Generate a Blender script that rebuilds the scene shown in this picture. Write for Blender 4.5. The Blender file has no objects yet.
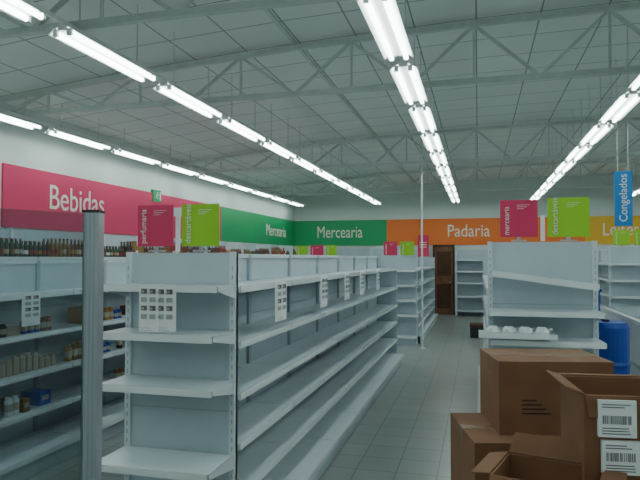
import bpy, math, random
from mathutils import Vector, Matrix
random.seed(7)
S=bpy.context.scene
H=1.75; F=600.0; YAW=math.atan(158/600); c=math.cos(YAW); s=math.sin(YAW)

# ---------------- materials
def mat(name,col,rough=0.5,metal=0.0,noise=0.0,nscale=8,emit=None,estr=0,spec=0.5):
    m=bpy.data.materials.new(name); m.use_nodes=True
    nt=m.node_tree; b=nt.nodes['Principled BSDF']
    b.inputs['Base Color'].default_value=(*col,1); b.inputs['Roughness'].default_value=rough
    b.inputs['Metallic'].default_value=metal; b.inputs['Specular IOR Level'].default_value=spec
    if noise>0:
        tc=nt.nodes.new('ShaderNodeTexCoord'); n=nt.nodes.new('ShaderNodeTexNoise'); n.inputs['Scale'].default_value=nscale
        n.inputs['Detail'].default_value=4
        r=nt.nodes.new('ShaderNodeValToRGB')
        r.color_ramp.elements[0].position=.3; r.color_ramp.elements[1].position=.7
        r.color_ramp.elements[0].color=(*[max(0,x*(1-noise)) for x in col],1)
        r.color_ramp.elements[1].color=(*[min(1,x*(1+noise*.5)) for x in col],1)
        nt.links.new(tc.outputs['Object'],n.inputs['Vector']); nt.links.new(n.outputs['Fac'],r.inputs['Fac'])
        nt.links.new(r.outputs['Color'],b.inputs['Base Color'])
    if emit:
        b.inputs['Emission Color'].default_value=(*emit,1); b.inputs['Emission Strength'].default_value=estr
    return m
def grid_mat(name,col1,col2,mortar,w,h,ms,rough,off=0.0,lo=.6):
    m=bpy.data.materials.new(name); m.use_nodes=True
    nt=m.node_tree; b=nt.nodes['Principled BSDF']; b.inputs['Roughness'].default_value=rough
    tc=nt.nodes.new('ShaderNodeTexCoord'); br=nt.nodes.new('ShaderNodeTexBrick')
    br.offset=off; br.squash=1.0
    br.inputs['Scale'].default_value=1; br.inputs['Brick Width'].default_value=w; br.inputs['Row Height'].default_value=h
    br.inputs['Mortar Size'].default_value=ms; br.inputs['Mortar Smooth'].default_value=.1
    br.inputs['Color1'].default_value=(*col1,1); br.inputs['Color2'].default_value=(*col2,1); br.inputs['Mortar'].default_value=(*mortar,1)
    nt.links.new(tc.outputs['Object'],br.inputs['Vector'])
    n=nt.nodes.new('ShaderNodeTexNoise'); n.inputs['Scale'].default_value=1.7; n.inputs['Detail'].default_value=5
    nt.links.new(tc.outputs['Object'],n.inputs['Vector'])
    mx=nt.nodes.new('ShaderNodeMix'); mx.data_type='RGBA'; mx.blend_type='MULTIPLY'; mx.inputs['Factor'].default_value=.35
    nt.links.new(br.outputs['Color'],mx.inputs[6])
    r=nt.nodes.new('ShaderNodeValToRGB'); r.color_ramp.elements[0].color=(lo,lo,lo,1); r.color_ramp.elements[1].color=(1,1,1,1)
    nt.links.new(n.outputs['Fac'],r.inputs['Fac']); nt.links.new(r.outputs['Color'],mx.inputs[7])
    nt.links.new(mx.outputs[2],b.inputs['Base Color'])
    return m
M={}
M['white']=mat('white_enamel',(.68,.74,.79),.28,noise=.04,nscale=3)
M['panel']=mat('shelf_back_panel',(.50,.58,.64),.38,noise=.06,nscale=3)
M['slot']=mat('upright_grey',(.36,.42,.47),.4)
M['rail']=mat('price_rail',(.80,.85,.88),.2)
M['wall']=mat('wall_paint',(.64,.71,.68),.8,noise=.05,nscale=.8)
M['ceil']=grid_mat('ceiling_tiles',(.86,.90,.86),(.82,.86,.83),(.34,.37,.36),.62,.62,.008,.8,lo=.8)
M['floor']=grid_mat('floor_tiles',(.34,.38,.37),(.30,.34,.33),(.15,.17,.17),.33,.33,.005,.28)
M['truss']=mat('truss_steel',(.62,.67,.65),.5,noise=.1)
M['fix']=mat('fixture_white',(.75,.78,.78),.4)
M['tube']=mat('tube_glow',(1,1,1),.5,emit=(.84,1.0,.95),estr=12.5)
M['pink']=mat('sign_pink',(.66,.03,.12),.5)
M['green']=mat('sign_green',(.015,.34,.12),.5)
M['lime']=mat('sign_lime',(.30,.62,.012),.5)
M['orange']=mat('sign_orange',(.86,.19,.025),.5)
M['yellow']=mat('sign_yellow',(.75,.42,.02),.5)
M['blue']=mat('sign_blue',(.01,.20,.55),.5)
M['txt']=mat('text_cream',(.85,.80,.72),.6)
M['card']=mat('cardboard',(.225,.10,.048),.8,noise=.18,nscale=6)
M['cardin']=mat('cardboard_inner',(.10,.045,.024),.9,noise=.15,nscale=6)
M['cardd']=mat('cardboard_print',(.04,.02,.015),.8)
M['tape']=mat('packing_tape',(.30,.16,.085),.25)
M['paper']=mat('paper',(.85,.87,.89),.8)
M['ink']=mat('paper_ink',(.12,.13,.15),.8)
M['alu']=mat('aluminium',(.50,.50,.57),.3,.75)
M['rubber']=mat('dark_rubber',(.03,.03,.035),.6)
M['bluep']=mat('blue_plastic',(.012,.06,.40),.35)
M['wood']=mat('brown_wood',(.20,.08,.035),.5,noise=.3,nscale=5)
M['black']=mat('black_goods',(.015,.015,.02),.4)
M['glassy']=mat('freezer_glass',(.35,.42,.45),.1)
for i,cc in enumerate([(.12,.03,.02),(.30,.03,.025),(.04,.06,.03),(.22,.11,.03),(.42,.38,.30),(.03,.03,.03),(.35,.19,.05)]):
    M['g%d'%i]=mat('goods_%d'%i,cc,.35)
g=bpy.data.materials.new('clear_glass'); g.use_nodes=True; nt=g.node_tree; nt.nodes.clear()
o=nt.nodes.new('ShaderNodeOutputMaterial'); t=nt.nodes.new('ShaderNodeBsdfTransparent'); t.inputs[0].default_value=(.72,.78,.80,1)
gl=nt.nodes.new('ShaderNodeBsdfGlossy'); gl.inputs['Roughness'].default_value=.03
fr=nt.nodes.new('ShaderNodeFresnel'); fr.inputs[0].default_value=1.5
mx=nt.nodes.new('ShaderNodeMixShader'); nt.links.new(fr.outputs[0],mx.inputs[0]); nt.links.new(t.outputs[0],mx.inputs[1]); nt.links.new(gl.outputs[0],mx.inputs[2]); nt.links.new(mx.outputs[0],o.inputs[0])
M['glass']=g

# ---------------- mesh builder
class MB:
    def __init__(self): self.v=[];self.f=[];self.m=[];self.mats=[];self.T=Matrix.Identity(4)
    def mi(self,k):
        if k not in self.mats: self.mats.append(k)
        return self.mats.index(k)
    def add(self,vs,fs,k):
        b=len(self.v); self.v+= [tuple(self.T@Vector(p)) for p in vs]; i=self.mi(k)
        for f in fs: self.f.append([b+j for j in f]); self.m.append(i)
    def box(self,x0,x1,y0,y1,z0,z1,k):
        vs=[(x0,y0,z0),(x1,y0,z0),(x1,y1,z0),(x0,y1,z0),(x0,y0,z1),(x1,y0,z1),(x1,y1,z1),(x0,y1,z1)]
        self.add(vs,[(0,3,2,1),(4,5,6,7),(0,1,5,4),(1,2,6,5),(2,3,7,6),(3,0,4,7)],k)
    def quad(self,a,b,cc,d,k): self.add([a,b,cc,d],[(0,1,2,3)],k)
    def beam(self,p,q,w,k,h=None):
        p=Vector(p);q=Vector(q);d=(q-p).normalized(); h=h or w
        up=Vector((0,1,0)) if abs(d.y)<.9 else Vector((1,0,0))
        a=d.cross(up).normalized()*h/2; b=d.cross(a).normalized()*w/2
        vs=[p-a-b,p+a-b,p+a+b,p-a+b,q-a-b,q+a-b,q+a+b,q-a+b]
        self.add([tuple(x) for x in vs],[(0,3,2,1),(4,5,6,7),(0,1,5,4),(1,2,6,5),(2,3,7,6),(3,0,4,7)],k)
    def lathe(self,cx,cy,prof,k,n=12,caps=True):
        vs=[];fs=[]
        for r,z in prof:
            for i in range(n):
                a=2*math.pi*i/n; vs.append((cx+r*math.cos(a),cy+r*math.sin(a),z))
        for j in range(len(prof)-1):
            for i in range(n):
                fs.append((j*n+i,j*n+(i+1)%n,(j+1)*n+(i+1)%n,(j+1)*n+i))
        if caps:
            fs.append(tuple(range(n-1,-1,-1))); fs.append(tuple((len(prof)-1)*n+i for i in range(n)))
        self.add(vs,fs,k)
    def cyl(self,p,q,r,k,n=10):
        p=Vector(p);q=Vector(q);d=(q-p).normalized(); up=Vector((0,0,1)) if abs(d.z)<.9 else Vector((1,0,0))
        a=d.cross(up).normalized(); b=d.cross(a)
        vs=[]
        for e in (p,q):
            for i in range(n):
                t=2*math.pi*i/n; vs.append(tuple(e+a*r*math.cos(t)+b*r*math.sin(t)))
        fs=[(i,(i+1)%n,n+(i+1)%n,n+i) for i in range(n)]+[tuple(range(n-1,-1,-1)),tuple(range(n,2*n))]
        self.add(vs,fs,k)
    def make(self,name,bevel=0,smooth=False,parent=None):
        me=bpy.data.meshes.new(name); me.from_pydata(self.v,[],self.f); 
        for k in self.mats: me.materials.append(M[k])
        for p,i in zip(me.polygons,self.m): p.material_index=i; p.use_smooth=smooth
        me.update(); ob=bpy.data.objects.new(name,me); S.collection.objects.link(ob)
        if bevel:
            md=ob.modifiers.new('bev','BEVEL'); md.width=bevel; md.segments=2; md.limit_method='ANGLE'
        if parent: ob.parent=parent
        return ob
def text(name,body,loc,rot,size,k,parent=None,align='LEFT',sx=1.0,ext=.003,bold=0.0):
    cu=bpy.data.curves.new(name,'FONT'); cu.body=body; cu.size=size; cu.extrude=ext; cu.align_x=align; cu.offset=bold
    cu.materials.append(M[k]); ob=bpy.data.objects.new(name,cu); S.collection.objects.link(ob)
    ob.location=loc; ob.rotation_euler=rot; ob.scale=(sx,1,1)
    if parent: ob.parent=parent
    return ob
R90=math.radians(90)

# ---------------- room
WX=-5.9; BY=19.0; RX=8.5; NY=-3.0
b=MB(); b.box(WX-.2,RX+.2,NY-.2,BY+.2,-.1,0,'floor'); b.make('floor')
b=MB(); b.box(WX-.2,WX,NY,BY,0,4.3,'wall'); b.make('wall_left')
b=MB(); b.box(WX-.2,RX+.2,BY,BY+.2,0,4.3,'wall'); b.make('wall_back')
b=MB(); b.box(RX,RX+.2,NY,BY,0,4.3,'wall'); b.make('wall_right')
b=MB(); b.box(WX-.2,RX+.2,NY-.2,NY,0,4.3,'wall'); b.make('wall_front')
def cz(x):
    pts=[(-6.1,3.74),(-4,3.95),(-2,4.09),(0,4.17),(2,4.2),(4,4.17),(6,4.09),(8.8,3.9)]
    for (a,za),(d,zd) in zip(pts,pts[1:]):
        if a<=x<=d: return za+(zd-za)*(x-a)/(d-a)
    return 3.74
b=MB(); n=24
xs=[-6.1+ (14.8)*i/n for i in range(n+1)]
vs=[];fs=[]
for x in xs:
    for y in (NY-.2,BY+.2):
        vs+= [(x,y,cz(x)),(x,y,cz(x)+.12)]
for i in range(n):
    a=4*i; d=4*i+4
    fs+=[(a,a+2,d+2,d),(a+1,d+1,d+3,a+3),(a,d,d+1,a+1),(a+2,a+3,d+3,d+2)]
fs+=[(0,1,3,2),(4*n,4*n+2,4*n+3,4*n+1)]
b.add(vs,fs,'ceil'); b.make('ceiling')
b=MB(); b.box(WX,WX+.015,NY,BY,0,.1,'slot'); b.make('baseboard_left')
b=MB(); b.box(WX,RX,BY-.015,BY,0,.1,'slot'); b.make('baseboard_back')

# ---------------- trusses
def truss(y,off=0):
    b=MB(); zb=3.52
    b.beam((WX,y,zb),(RX,y,zb),.06,'truss',.05)
    xs=[WX+ .45*i for i in range(int((RX-WX)/.45)+1)]
    for a,d in zip(xs,xs[1:]): b.beam((a,y,cz(a)-.07),(d,y,cz(d)-.07),.06,'truss',.05)
    st=1.25; x=WX+.05+off
    while x+st<RX:
        z1=cz(x)-.08; z2=cz(x+st/2)-.08
        b.beam((x,y,zb),(x+st/2,y,z2),.03,'truss'); b.beam((x+st/2,y,z2),(x+st,y,zb),.03,'truss')
        b.beam((x+st/2,y,zb),(x+st/2,y,z2),.022,'truss')
        x+=st
    b.make('roof_truss')
for y in (-1,3.9,6.15,11.2,16): truss(y, .2 if y>5 else 0)
for x in (-1.9,3.2):
    b=MB(); b.beam((x,NY,cz(x)-.02),(x,BY,cz(x)-.02),.04,'truss',.03); b.make('ceiling_purlin')

# ---------------- lights
for r,x in enumerate((-5.4,-2.94,-.62,1.54,3.9,6.2)):  # last two rows, far right, are added lamps to even out the lighting
    b=MB(); zl=H+1.65
    b.beam((x,NY,zl+.085),(x,BY-.3,zl+.085),.03,'fix')
    k=-5
    while True:
        y=5.2+1.47*k; k+=1
        if y<-2.8: continue
        if y+1.2>BY-.2: break
        b.box(x-.04,x+.04,y,y+1.2,zl+.02,zl+.07,'fix')
        b.quad((x-.12,y,zl+.0),(x-.04,y,zl+.05),(x-.04,y+1.2,zl+.05),(x-.12,y+1.2,zl+.0),'fix')
        b.quad((x+.04,y,zl+.05),(x+.12,y,zl+.0),(x+.12,y+1.2,zl+.0),(x+.04,y+1.2,zl+.05),'fix')
        for dx in (-.06,.06):
            b.cyl((x+dx,y+.02,zl),(x+dx,y+1.18,zl),.02,'tube',8)
            b.box(x+dx-.018,x+dx+.018,y-.005,y+.02,zl-.018,zl+.03,'fix'); b.box(x+dx-.018,x+dx+.018,y+1.18,y+1.205,zl-.018,zl+.03,'fix')
        for yy in (y+.2,y+1.0):
            b.beam((x,yy,zl+.07),(x,yy,cz(x)),.008,'truss')
    b.make('fluorescent_light_row')

# ---------------- wall sign bands
ST=H+1.22; SB=H+.40
b=MB(); b.box(WX,WX+.03,6.37,13.1,SB,ST,'pink'); o=b.make('beverage_wall_sign')
text('lettering','Bebidas',(WX+.035,7.2,H+.70),(R90,0,R90),.50,'txt',o,sx=.86,ext=.002)
text('lettering_far','Bebidas',(WX+.035,11.35,H+.70),(R90,0,R90),.50,'txt',o,sx=.86,ext=.002)
b=MB(); b.box(WX,WX+.03,13.1,BY-.03,SB,ST,'green'); o=b.make('grocery_wall_sign')
text('lettering','Mercearia',(WX+.035,16.2,H+.66),(R90,0,R90),.48,'txt',o,sx=.95,ext=.002)
def bx(u): 
    du=u-478; return du*c*BY*c/(F+du*c*s)
def backsign(name,u0,u1,k,body,ut,size,sx=.95):
    b=MB(); b.box(bx(u0) if u0 else WX+.03,bx(u1),BY-.03,BY,SB,ST,k); o=b.make(name)
    text('lettering',body,(bx(ut),BY-.035,H+.66),(R90,0,0),size,'txt',o,sx=sx,ext=.002)
backsign('grocery_wall_sign',None,387,'green','Mercearia',317,.54,.70)
backsign('bakery_wall_sign',387,585,'orange','Padaria',447,.54,.82)
backsign('dairy_wall_sign',585,730,'yellow','Leites',602,.52,.8)
# exit sign
b=MB(); yy=10.0; z0=H+1.06
b.box(WX,WX+.05,yy,yy+.30,z0+.0,z0+.22,'green')
xx=WX+.054
for p,q,w in (((yy+.14,.14),(yy+.12,.10),.03),((yy+.12,.10),(yy+.17,.07),.018),((yy+.17,.07),(yy+.16,.045),.018),((yy+.12,.10),(yy+.08,.06),.018),((yy+.14,.14),(yy+.19,.12),.015),((yy+.14,.14),(yy+.09,.12),.015)):
    b.beam((xx,p[0],z0+p[1]),(xx,q[0],z0+q[1]),.004,'paper',w)
b.box(xx-.002,xx+.002,yy+.14,yy+.17,z0+.155,z0+.185,'paper')
b.box(xx-.002,xx+.002,yy+.235,yy+.265,z0+.03,z0+.19,'paper')
b.make('emergency_exit_sign')

# ---------------- gondola shelving
def shelf(b,x0,x1,y0,y1,z,front,t=.022,lip=.032,k='white'):
    b.box(x0,x1,y0,y1,z-t,z,k)
    if front=='+x': b.box(x1,x1+.012,y0+.004,y1-.004,z-lip,z+.006,'rail')
    if front=='-x': b.box(x0-.012,x0,y0+.004,y1-.004,z-lip,z+.006,'rail')
    if front=='-y': b.box(x0+.004,x1-.004,y0-.012,y0,z-lip,z+.006,'rail')
def gondola(name,x0,x1,y0,y1,h,levels,base_ext=.11,endlevels=None,enddepth=.28,sides='lr',mod=1.0,basez=.17,farend=True):
    b=MB(); xm=(x0+x1)/2
    nm=max(1,round((y1-y0-.06)/mod)); L=(y1-y0-.06)/nm
    b.box(xm-.015,xm+.015,y0+.03,y1-.03,0.02,h-.02,'panel')
    for q in (.25,.5,.75): b.box(xm-.018,xm+.018,y0+.03,y1-.03,h*q,h*q+.006,'slot')
    b.box(xm-.03,xm+.03,y0+.02,y1-.02,h-.03,h,'white')
    for i in range(nm+1):
        yy=y0+.03+L*i; b.box(xm-.035,xm+.035,yy-.02,yy+.02,0,h-.005,'slot')
    for i in range(nm):
        a=y0+.03+L*i+.004; d=a+L-.008
        for lv in levels:
            if 'r' in sides: shelf(b,xm+.02,x1,a,d,lv,'+x')
            if 'l' in sides: shelf(b,x0,xm-.02,a,d,lv,'-x')
        for sd in sides:
            if sd=='r':
                shelf(b,xm+.02,x1+base_ext,a,d,basez,'+x'); b.box(x1+base_ext-.05,x1+base_ext-.03,a,d,0,basez-.03,'panel')
            else:
                shelf(b,x0-base_ext,xm-.02,a,d,basez,'-x'); b.box(x0-base_ext+.03,x0-base_ext+.05,a,d,0,basez-.03,'panel')
    for i in range(nm+1):
        yy=y0+.03+L*i
        for lv in levels:
            for sgn,xe in ((1,x1),(-1,x0)):
                if (sgn==1 and 'r' in sides) or (sgn==-1 and 'l' in sides):
                    b.add([(xm+sgn*.02,yy-.003,lv-.02),(xe,yy-.003,lv-.02),(xe,yy-.003,lv-.03),(xm+sgn*.02,yy-.003,lv-.10),
                           (xm+sgn*.02,yy+.003,lv-.02),(xe,yy+.003,lv-.02),(xe,yy+.003,lv-.03),(xm+sgn*.02,yy+.003,lv-.10)],
                          [(0,1,2,3),(7,6,5,4),(0,3,7,4),(3,2,6,7),(2,1,5,6)],'white')
    if endlevels is not None:
        b.box(x0,x1,y0-.005,y0+.02,.02,h,'panel')
        for z in [h*.25,h*.5,h*.75]: b.box(x0+.02,x1-.02,y0-.007,y0-.004,z,z+.006,'slot')
        for xx in (x0,x1-.035):
            b.box(xx,xx+.035,y0-.02,y0+.02,0,h+.005,'white')
            for j in range(int(h/.05)-2): b.box(xx+.014,xx+.021,y0-.022,y0-.019,.08+j*.05,.105+j*.05,'slot')
        for lv,dd in endlevels:
            shelf(b,x0+.005,x1-.005,y0-dd,y0-.02,lv,'-y')
            for xx in (x0+.004,x1-.01): b.add([(xx,y0-.02,lv),(xx,y0-dd,lv),(xx,y0-dd,lv-.025),(xx,y0-.02,lv-.075),(xx+.006,y0-.02,lv),(xx+.006,y0-dd,lv),(xx+.006,y0-dd,lv-.025),(xx+.006,y0-.02,lv-.075)],[(0,1,2,3),(7,6,5,4),(0,3,7,4),(3,2,6,7),(2,1,5,6),(0,4,5,1)],'white')
        shelf(b,x0+.005,x1-.005,y0-enddepth-.05,y0-.02,basez,'-y'); b.box(x0+.02,x1-.02,y0-enddepth,y0-enddepth+.02,0,basez-.03,'panel')
    if farend:
        b.box(x0,x1,y1-.02,y1,.02,h,'panel')
    return b
G1=(-2.0,-1.31,3.14,10.0)
b=gondola('g',*G1,H+.03,[1.585,1.27,.98,.70,.42],.11,[(1.60,.24),(1.345,.30),(1.07,.30),(.66,.34)],.34)
b.make('gondola_shelf')
GL=(-4.35,-3.55,2.6,14.0)
gondola('g',*GL,H-.02,[1.45,1.12,.80,.48],.11,[(1.45,.3),(1.1,.3)]).make('gondola_shelf')
G2=(-1.95,-1.2,12.4,17.4)
gondola('g',*G2,H+.02,[1.5,1.2,.9,.6,.38],.09,[(1.5,.3),(1.2,.3),(.9,.3),(.6,.3)]).make('gondola_shelf')
GR=(.07,.84,4.75,9.2); HR=H+.12
b=gondola('g',*GR,HR,[1.5,1.2,.9,.6],.08,[(1.37,.28),(1.17,.33),(.8,.33)],.3)
b.make('gondola_shelf')
gondola('g',2.35,3.15,12.2,17,1.95,[1.65,1.35,1.05,.7],.1,[(1.65,.3),(1.35,.3),(1.05,.3)]).make('gondola_shelf')
gondola('g',-4.3,-3.5,15.2,17.6,H+.02,[1.5,1.2,.9,.6],.09,[(1.5,.3),(1.2,.3),(.9,.3)]).make('gondola_shelf')
def wallunit_left(name,y0,y1,h,levels,d=.45):
    b=MB(); x0=WX+.04; x1=x0+d; nm=round((y1-y0)/1.0); L=(y1-y0)/nm
    b.box(x0,x0+.02,y0,y1,0,h,'panel')
    for i in range(nm+1):
        yy=y0+L*i; b.box(x0,x0+.06,yy-.02,yy+.02,0,h+.02,'white')
        if i%2==0: b.box(x0,x1,yy-.012,yy+.012,.1,h,'white')
    for i in range(nm):
        for lv in levels: shelf(b,x0+.02,x1,y0+L*i+.015,y0+L*i+L-.015,lv,'+x')
        shelf(b,x0+.02,x1+.08,y0+L*i+.015,y0+L*i+L-.015,.17,'+x'); b.box(x1,x1+.02,y0+L*i,y0+L*i+L,0,.14,'panel')
    b.make(name)
wallunit_left('wall_shelf',3.5,18.3,2.12,[1.76,1.42,1.08,.7])
def wallunit_back(name,x0,x1,h,levels,d=.45):
    b=MB(); y1=BY-.04; y0=y1-d; nm=max(1,round((x1-x0)/1.0)); L=(x1-x0)/nm
    b.box(x0,x1,y1-.02,y1,0,h,'panel')
    for i in range(nm+1): b.box(x0+L*i-.02,x0+L*i+.02,y0+.03,y1,0,h,'white')
    for i in range(nm):
        for lv in levels+[.17]: shelf(b,x0+L*i+.02,x0+L*i+L-.02,y0,y1-.02,lv,'-y')
    b.make(name)
wallunit_back('wall_shelf',-5.0,-1.5,2.05,[1.7,1.4,1.1,.7])
wallunit_back('wall_shelf',-.65,.25,2.0,[1.7,1.35,1.0,.6])
wallunit_back('wall_shelf',.9,4.9,2.0,[1.7,1.35,1.0,.6])
b=MB(); b.box(-1.3,-.75,BY-.06,BY-.001,0,2.1,'wood'); b.box(-1.36,-1.3,BY-.08,BY-.001,0,2.16,'cardin'); b.box(-.75,-.7,BY-.08,BY-.001,0,2.16,'cardin'); b.box(-1.36,-.7,BY-.08,BY-.001,2.1,2.16,'cardin')
b.cyl((-.83,BY-.1,1.0),(-.83,BY-.06,1.0),.02,'alu'); b.box(-1.24,-.81,BY-.066,BY-.06,1.2,1.95,'cardin'); b.box(-1.24,-.81,BY-.066,BY-.06,.2,.95,'cardin')
b.make('door_1')

# ---------------- bottles
b=MB()
def bottle(b,x,y,z,h,k,r=.036):
    b.lathe(x,y,[(r*.9,z),(r,z+.01),(r,z+h*.55),(r*.75,z+h*.66),(r*.35,z+h*.78),(r*.32,z+h*.95)],k,8)
    b.lathe(x,y,[(r*.38,z+h*.93),(r*.38,z+h)],random.choice(['g1','g4','black','g6']),8)
    b.lathe(x,y,[(r*1.02,z+h*.18),(r*1.02,z+h*.42)],random.choice(['g4','g1','paper','g6','g3']),8,False)
y=4.6; 
while y<17.8:
    k=random.choice(['g0','g1','g2','g3','g0','g5','g6']); n=random.randint(3,7); hh=random.uniform(.17,.29)
    for i in range(n):
        if y<17.8 and abs(((y-3.5)%1.0)-0)>.05:
            bottle(b,WX+.42,y,1.762,hh,k); bottle(b,WX+.3,y,1.762,hh,k)
        y+=.08
    if random.random()<.2: y+=.2
b.make('bottle_rows',smooth=False)
# goods on left gondola (small mixed packs, jars)
b=MB()
def inmod(y,w):
    q=(y-2.63)%1.034
    return .04<q<.98-w
for lv,p in ((1.12,.8),(.80,.85),(1.45,.06),(.48,.5)):
    y=3.0
    while y<13.4:
        if random.random()<p:
            k=random.choice(['g3','g6','g4','card','g0','black','g4','bluep','g3','white'])
            if random.random()<.35:
                n=random.randint(2,4); hh=random.uniform(.09,.16)
                for i in range(n):
                    if inmod(y,.07): 
                        b.lathe(-3.66,y+.035,[(.03,lv+.001),(.033,lv+.01),(.033,lv+hh*.8),(.024,lv+hh*.88),(.024,lv+hh)],k,8)
                        b.lathe(-3.66,y+.035,[(.034,lv+hh*.25),(.034,lv+hh*.65)],'g4',8,False)
                    y+=.074
            else:
                w=random.uniform(.06,.17); h=random.uniform(.06,.17)
                if inmod(y,w):
                    xf=random.uniform(-3.66,-3.60)
                    b.box(-3.84,xf,y,y+w,lv+.001,lv+h,k)
                    b.box(xf,xf+.002,y+w*.2,y+w*.8,lv+h*.35,lv+h*.7,'g4')
                y+=w+.012
        else: y+=.14
for i,(yy,k) in enumerate(((7.2,'bluep'),(7.9,'black'),(8.3,'bluep'),(8.8,'g6'),(9.3,'card'),(9.7,'bluep'),(10.1,'black'))):
    b.box(-3.85,-3.55,yy,yy+.26,.171,.171+.22+.02*(i%3),k)
b.make('packaged_goods')
b=MB(); x,y=.0,13.6
b.box(x-.18,x+.2,y,y+.4,0.0,.28,'black'); b.box(x-.19,x+.21,y-.01,y+.41,.24,.3,'cardin'); b.make('dark_crate',bevel=.01)

# ---------------- papers
def paper(loc,facing,w=.21,h=.295,name='price_sheet'):
    b=MB(); n=6
    for i in range(n):
        a=-w/2+w*i/n; d=a+w/n
        fa=.006*math.cos(math.pi*a/w); fd=.006*math.cos(math.pi*d/w)
        b.quad((a,-fa,-h),(d,-fd,-h),(d,-fd,0),(a,-fa,0),'paper')
    cols=((-.36,-.06),(.06,.36))
    for (p,q) in cols:
        for j in range(4):
            z=-.03*h/.295-j*.052*h/.295
            b.box(w*p,w*q,-.0085,-.0078,z-.030*h/.295,z,'slot' if j%2 else 'ink')
            b.box(w*p*1.0,w*(p+(q-p)*.5),-.009,-.0084,z-.024*h/.295,z-.010*h/.295,'g4')
    for j in range(2): b.box(-w*.4,w*(.1+.1*j),-.0085,-.0078,-h*.92-.012*j,-h*.915-.012*j,'ink')
    o=b.make(name); o.location=loc; o.rotation_euler=(0,0,{'-y':0,'+x':R90}[facing])
    return o
yf=G1[2]-.24-.013
paper((-1.605,yf-.006,1.609),'-y',w=.12,h=.25); paper((-1.70,yf-.014,1.612),'-y',w=.12,h=.255)
for u in (281,324,347,362,378):
    X=-1.288; du=u-478; zc=F*X/(c*du); Y=(zc+X*s)/c
    paper((X,Y,1.60),'+x',w=.24,h=.27)
for Y in (4.15,6.8,9.2): paper((-3.53,Y,1.47),'+x',w=.21,h=.27)

# ---------------- category signs on top of gondolas
def catsign(x,y,z,w,h,k,body,name='category_sign'):
    z+=.008
    b=MB(); b.box(x,x+w,y,y+.008,z+.03,z+.03+h,k)
    b.box(x+w*.45,x+w*.55,y+.008,y+.016,z-.0,z+h*.6,'alu'); b.box(x+w*.3,x+w*.7,y-.0,y+.04,z-.002,z+.008,'alu')
    for j in range(3): b.box(x+w*.45,x+w*(.8-.08*j),y-.001,y,z+.03+h*(.86-.05*j),z+.03+h*(.87-.05*j),'txt')
    o=b.make(name)
    text('lettering',body,(x+w*.24,y-.002,z+.045),(R90,-R90,0),h*.21,'txt',o,ext=.001,sx=.92)
    return o
h1=G1[2]; z=H+.03
catsign(-1.93,h1-.01,z,.23,.24,'pink','perfumaria')
catsign(-1.645,h1-.01,z,.23,.24,'lime','descartáveis')
b=MB(); b.box(-1.685,-1.66,h1-.01,h1-.0,z+.006,z+.24,'paper'); b.box(-1.695,-1.65,h1-.015,h1-.005,z+.21,z+.26,'paper'); b.make('sign_holder')
catsign(.165,4.76,HR,.27,.28,'pink','mercearia')
catsign(.505,4.76,HR,.29,.29,'lime','descartáveis')
b=MB(); b.box(.455,.485,4.76,4.77,HR+.006,HR+.2,'paper'); b.make('sign_holder')
for (x,y,z,k) in ((-4.25,13.9,H-.02,'lime'),(-3.9,13.9,H-.02,'pink'),(-1.9,12.42,H+.02,'pink'),(-1.55,12.42,H+.02,'lime'),(2.45,12.25,1.95,'lime'),(2.8,12.25,1.95,'lime'),(-4.2,15.25,H+.02,'pink'),(-3.85,15.25,H+.02,'lime')):
    catsign(x,y,z,.28,.28,k,'mercearia')
b=MB(); b.box(-1.27,-1.03,13.2,13.215,H+.03,H+.5,'pink'); b.box(-1.22,-1.18,13.215,13.23,H+.02,H+.4,'alu'); b.box(-1.58,-1.18,13.215,13.23,H+.022,H+.045,'alu')
for j in range(3): b.box(-1.23,-1.08,13.197,13.2,H+.33-.05*j,H+.345-.05*j,'txt')
b.make('category_sign')
# hanging blue sign
Yh=8.0; X=1.62
b=MB(); b.box(X,X+.20,Yh,Yh+.02,2.14,2.81,'blue')
for xx in (X+.04,X+.16): b.beam((xx,Yh+.01,2.81),(xx,Yh+.01,cz(xx)),.006,'truss')
o=b.make('hanging_frozen_sign'); text('lettering','Congelados',(X+.14,Yh-.003,2.19),(R90,-R90,0),.13,'txt',o,ext=.001,sx=.95)

# ---------------- pole
b=MB(); b.cyl((-1.05,11.75,0),(-1.05,11.75,cz(-1.05)),.018,'white',12); b.cyl((-1.05,11.75,0),(-1.05,11.75,.02),.06,'white',12); b.cyl((-1.05,11.75,3.45),(-1.05,11.75,3.6),.03,'white',12); b.make('support_pole')

# ---------------- glass partition with aluminium post
px,py=-1.117,1.57; dx,dy=-.396,-.918
b=MB(); w=.023
zt=H+45*1.8/600
b.T=Matrix.Translation((px,py,0))@Matrix.Rotation(math.radians(14),4,'Z')
b.box(-w,w,-w,w,0,zt,'alu')
for xx in (-.014,-.002,.010): b.box(xx-.0015,xx+.0025,-w-.003,-w,0,zt-.003,'slot')
b.box(-w-.002,w+.002,-w-.004,w+.002,zt,zt+.008,'rubber')
b.box(-.06,.06,-.06,.06,0,.012,'alu')
b.T=Matrix.Identity(4)
def gp(t,z,o): return (px+dx*t-dy*o,py+dy*t+dx*o,z)
def slab(t0,t1,z0,z1,th,k):
    vs=[gp(t0,z0,-th),gp(t1,z0,-th),gp(t1,z0,th),gp(t0,z0,th),gp(t0,z1,-th),gp(t1,z1,-th),gp(t1,z1,th),gp(t0,z1,th)]
    b.add(vs,[(0,3,2,1),(4,5,6,7),(0,1,5,4),(1,2,6,5),(2,3,7,6),(3,0,4,7)],k)
slab(.03,1.3,.1,zt-.003,.003,'glass'); slab(.03,1.3,.06,.1,.012,'alu')
slab(1.3,1.35,0,zt,.026,'alu')
b.make('glass_partition')

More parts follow.
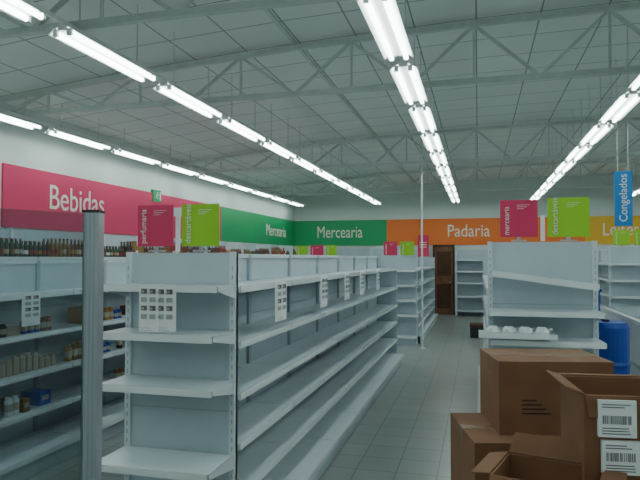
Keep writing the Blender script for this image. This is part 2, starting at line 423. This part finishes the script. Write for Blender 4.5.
# ---------------- cardboard boxes
def carton(name,w,d,h,loc,rz,openflaps=None,tape=True,marks=True,fl_scale=1.0):
    b=MB(); t=.005
    if openflaps is None:
        b.box(-w/2,w/2,-d/2,d/2,0,h,'card')
        if tape:
            b.box(-w/2-.001,w/2+.001,-.025,.025,h,h+.001,'tape'); b.box(w/2,w/2+.001,-.025,.025,h-.06,h,'tape'); b.box(-w/2-.001,-w/2,-.025,.025,h-.06,h,'tape')
            b.box(-w/2,w/2,-.0015,.0015,h+.001,h+.0015,'cardd')
    else:
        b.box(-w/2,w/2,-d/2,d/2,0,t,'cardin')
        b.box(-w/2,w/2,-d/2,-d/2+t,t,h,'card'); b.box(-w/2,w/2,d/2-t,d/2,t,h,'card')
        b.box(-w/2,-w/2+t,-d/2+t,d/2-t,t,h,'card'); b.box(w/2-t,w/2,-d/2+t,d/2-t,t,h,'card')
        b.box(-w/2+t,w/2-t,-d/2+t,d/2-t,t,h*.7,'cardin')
        for side,ang in openflaps.items():
            fl=(d*.45 if side in('-y','+y') else w*.3)*fl_scale; a=math.radians(ang)
            ex=math.sin(a)*fl; ez=math.cos(a)*fl
            if side=='-y': A=(-w/2,-d/2,h);B=(w/2,-d/2,h);o=(0,-ex,ez)
            if side=='+y': A=(w/2,d/2,h);B=(-w/2,d/2,h);o=(0,ex,ez)
            if side=='-x': A=(-w/2,d/2,h);B=(-w/2,-d/2,h);o=(-ex,0,ez)
            if side=='+x': A=(w/2,-d/2,h);B=(w/2,d/2,h);o=(ex,0,ez)
            A=Vector(A);B=Vector(B);o=Vector(o); nrm=(B-A).normalized().cross(o.normalized())*t
            sh=(B-A).normalized()*.01
            vs=[A,B,B+o-sh,A+o+sh]; vs=vs+[v-nrm for v in vs]
            b.add([tuple(v) for v in vs],[(0,1,2,3),(7,6,5,4),(0,4,5,1),(1,5,6,2),(2,6,7,3),(3,7,4,0)],'card')
    if marks:
        yy=-d/2-.001
        for i in range(2):
            xm=w*.2+i*.035
            b.box(xm,xm+.006,yy,yy+.001,h-.09,h-.06,'cardd'); b.add([(xm-.007,yy,h-.06),(xm+.013,yy,h-.06),(xm+.003,yy,h-.042)],[(0,1,2)],'cardd')
        for j in range(4): b.box(-w*.3,-w*(.05+.04*j),yy,yy+.001,h*.28+j*.016,h*.28+j*.016+.006,'cardd')
    o=b.make(name,bevel=.002); o.location=loc; o.rotation_euler=(0,0,rz)
    return o
def at(u,v,zc):
    xc=(u-320)*zc/F; X=xc*c - zc*s; Y=xc*s+zc*c; return X,Y,H-(v-258)*zc/F
XA,YA,ZA=at(545,428,2.3); ZA=1.095
carton('cardboard_box',.42,.32,.27,(XA-.005,YA+.1,ZA),math.radians(12))
carton('cardboard_box',.58,.42,.34,(XA-.035,YA+.05,ZA-.342),math.radians(14))
carton('cardboard_box',.60,.44,.38,(XA-.02,YA+.08,ZA-.342-.381),math.radians(12))
carton('cardboard_box',.62,.46,ZA-.342-.381-.003,(XA-.02,YA+.08,0),math.radians(15))
# open box with labels
XC,YC,ZC=at(632,480,1.62)
boxC=carton('cardboard_box',.30,.26,.24,(XC,YC+.08,ZC+.0),math.radians(6),{'-y':176,'-x':72,'+x':60,'+y':97},marks=False,fl_scale=.5)
zb=ZC-.002
carton('cardboard_box',.34,.30,.38,(XC+.03,YC+.09,zb-.38),math.radians(5))
carton('cardboard_box',.34,.30,.38,(XC+.03,YC+.09,zb-.762),math.radians(0))
carton('cardboard_box',.34,.30,zb-.764,(XC+.03,YC+.09,0),math.radians(4))
b=MB(); f=-.1445
for (x0,x1,z0,z1) in ((-.118,-.025,.135,.230),(-.110,-.015,.04,.125)):
    b.box(x0,x1,f,-.13,z0,z1,'paper')
    n=int((x1-x0-.02)/.0048)
    for i in range(n):
        x=x0+.01+i*.0048; b.box(x,x+random.choice([.0014,.0024,.003]),f-.0007,f,z0+.034,z0+.056,'ink')
    for j in range(3): b.box(x0+.008,x1-.012-.02*random.random(),f-.0007,f,z0+.008+j*.007,z0+.0105+j*.007,'ink')
    for j in range(2): b.box(x0+.008,x1-.012-.03*random.random(),f-.0007,f,z1-.012-j*.007,z1-.0095-j*.007,'ink')
o=b.make('shipping_label'); o.parent=boxC
# open box at bottom
XD,YD,ZD=at(548,452,1.62)
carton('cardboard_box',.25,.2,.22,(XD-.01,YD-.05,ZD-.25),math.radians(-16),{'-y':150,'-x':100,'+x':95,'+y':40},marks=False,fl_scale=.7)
carton('cardboard_box',.32,.26,ZD-.252,(XD-.01,YD-.05,0),math.radians(-12))

# white tray and brackets on right gondola end shelf
b=MB()
zz=1.172
b.box(.0,.52,4.36,4.62,zz+.03,zz+.045,'white'); b.box(.0,.52,4.35,4.36,zz+.02,zz+.06,'rail'); b.box(.03,.06,4.45,4.6,zz,zz+.03,'white'); b.box(.45,.48,4.45,4.6,zz,zz+.03,'white')
for i in range(4):
    x=.05+i*.11; b.cyl((x,4.42,zz+.06),(x+.12,4.56,zz+.07),.012,'white'); b.lathe(x+.05,4.5,[(.05,zz+.046),(.055,zz+.055),(.03,zz+.09)],'paper',12)
b.make('shelf_bracket_tray')
b=MB(); b.T=Matrix.Translation((.455,4.60,1.60))@Matrix.Rotation(math.radians(7.5),4,'Y')
b.box(-.36,.36,-.08,.10,-.012,.012,'white'); b.box(-.36,.36,-.09,-.08,-.03,.015,'rail'); b.make('loose_shelf_board')

# blue drum, crates, freezer
b=MB(); r=.17
b.lathe(1.24,6.4,[(r*.9,0),(r,.03),(r,.3),(r*1.06,.33),(r,.36),(r,.7),(r*1.06,.73),(r,.76),(r,1.08),(r*.9,1.13)],'bluep',24); b.cyl((1.20,6.4,1.13),(1.20,6.4,1.15),.035,'rubber'); b.make('plastic_drum')
b=MB()
for q in range(4):
    z=q*.345; b.box(1.20,1.44,8.0,8.35,z,z+.33,'bluep'); b.box(1.18,1.46,7.98,8.37,z+.3,z+.335,'bluep')
b.make('stacked_crates')
b=MB(); x0,x1,y0,y1=1.75,2.6,7.0,9.6
b.box(x0,x1,y0,y1,.08,.98,'white'); b.box(x0+.03,x1-.03,y0+.03,y1-.03,0,.08,'rubber'); b.box(x0-.02,x1+.02,y0-.02,y1+.02,.98,1.04,'rail')
b.box(x0+.05,x1-.05,y0+.05,y0+1.1,1.04,1.055,'glassy'); b.box(x0+.05,x1-.05,y0+1.15,y1-.05,1.04,1.055,'glassy'); b.box(x0-.012,x0,y0+.2,y1-.2,.5,.54,'slot')
b.make('chest_freezer',bevel=.01)

# ---------------- world + camera
w=bpy.data.worlds.new('w'); S.world=w; w.use_nodes=True; w.node_tree.nodes['Background'].inputs[0].default_value=(.3,.36,.38,1); w.node_tree.nodes['Background'].inputs[1].default_value=.2
cam=bpy.data.cameras.new('camera'); co=bpy.data.objects.new('camera',cam); S.collection.objects.link(co)
cam.sensor_width=36; cam.lens=36*F/640; cam.clip_start=.05
co.location=(0,0,H); co.rotation_euler=(R90+math.atan(18/F),0,YAW); S.camera=co
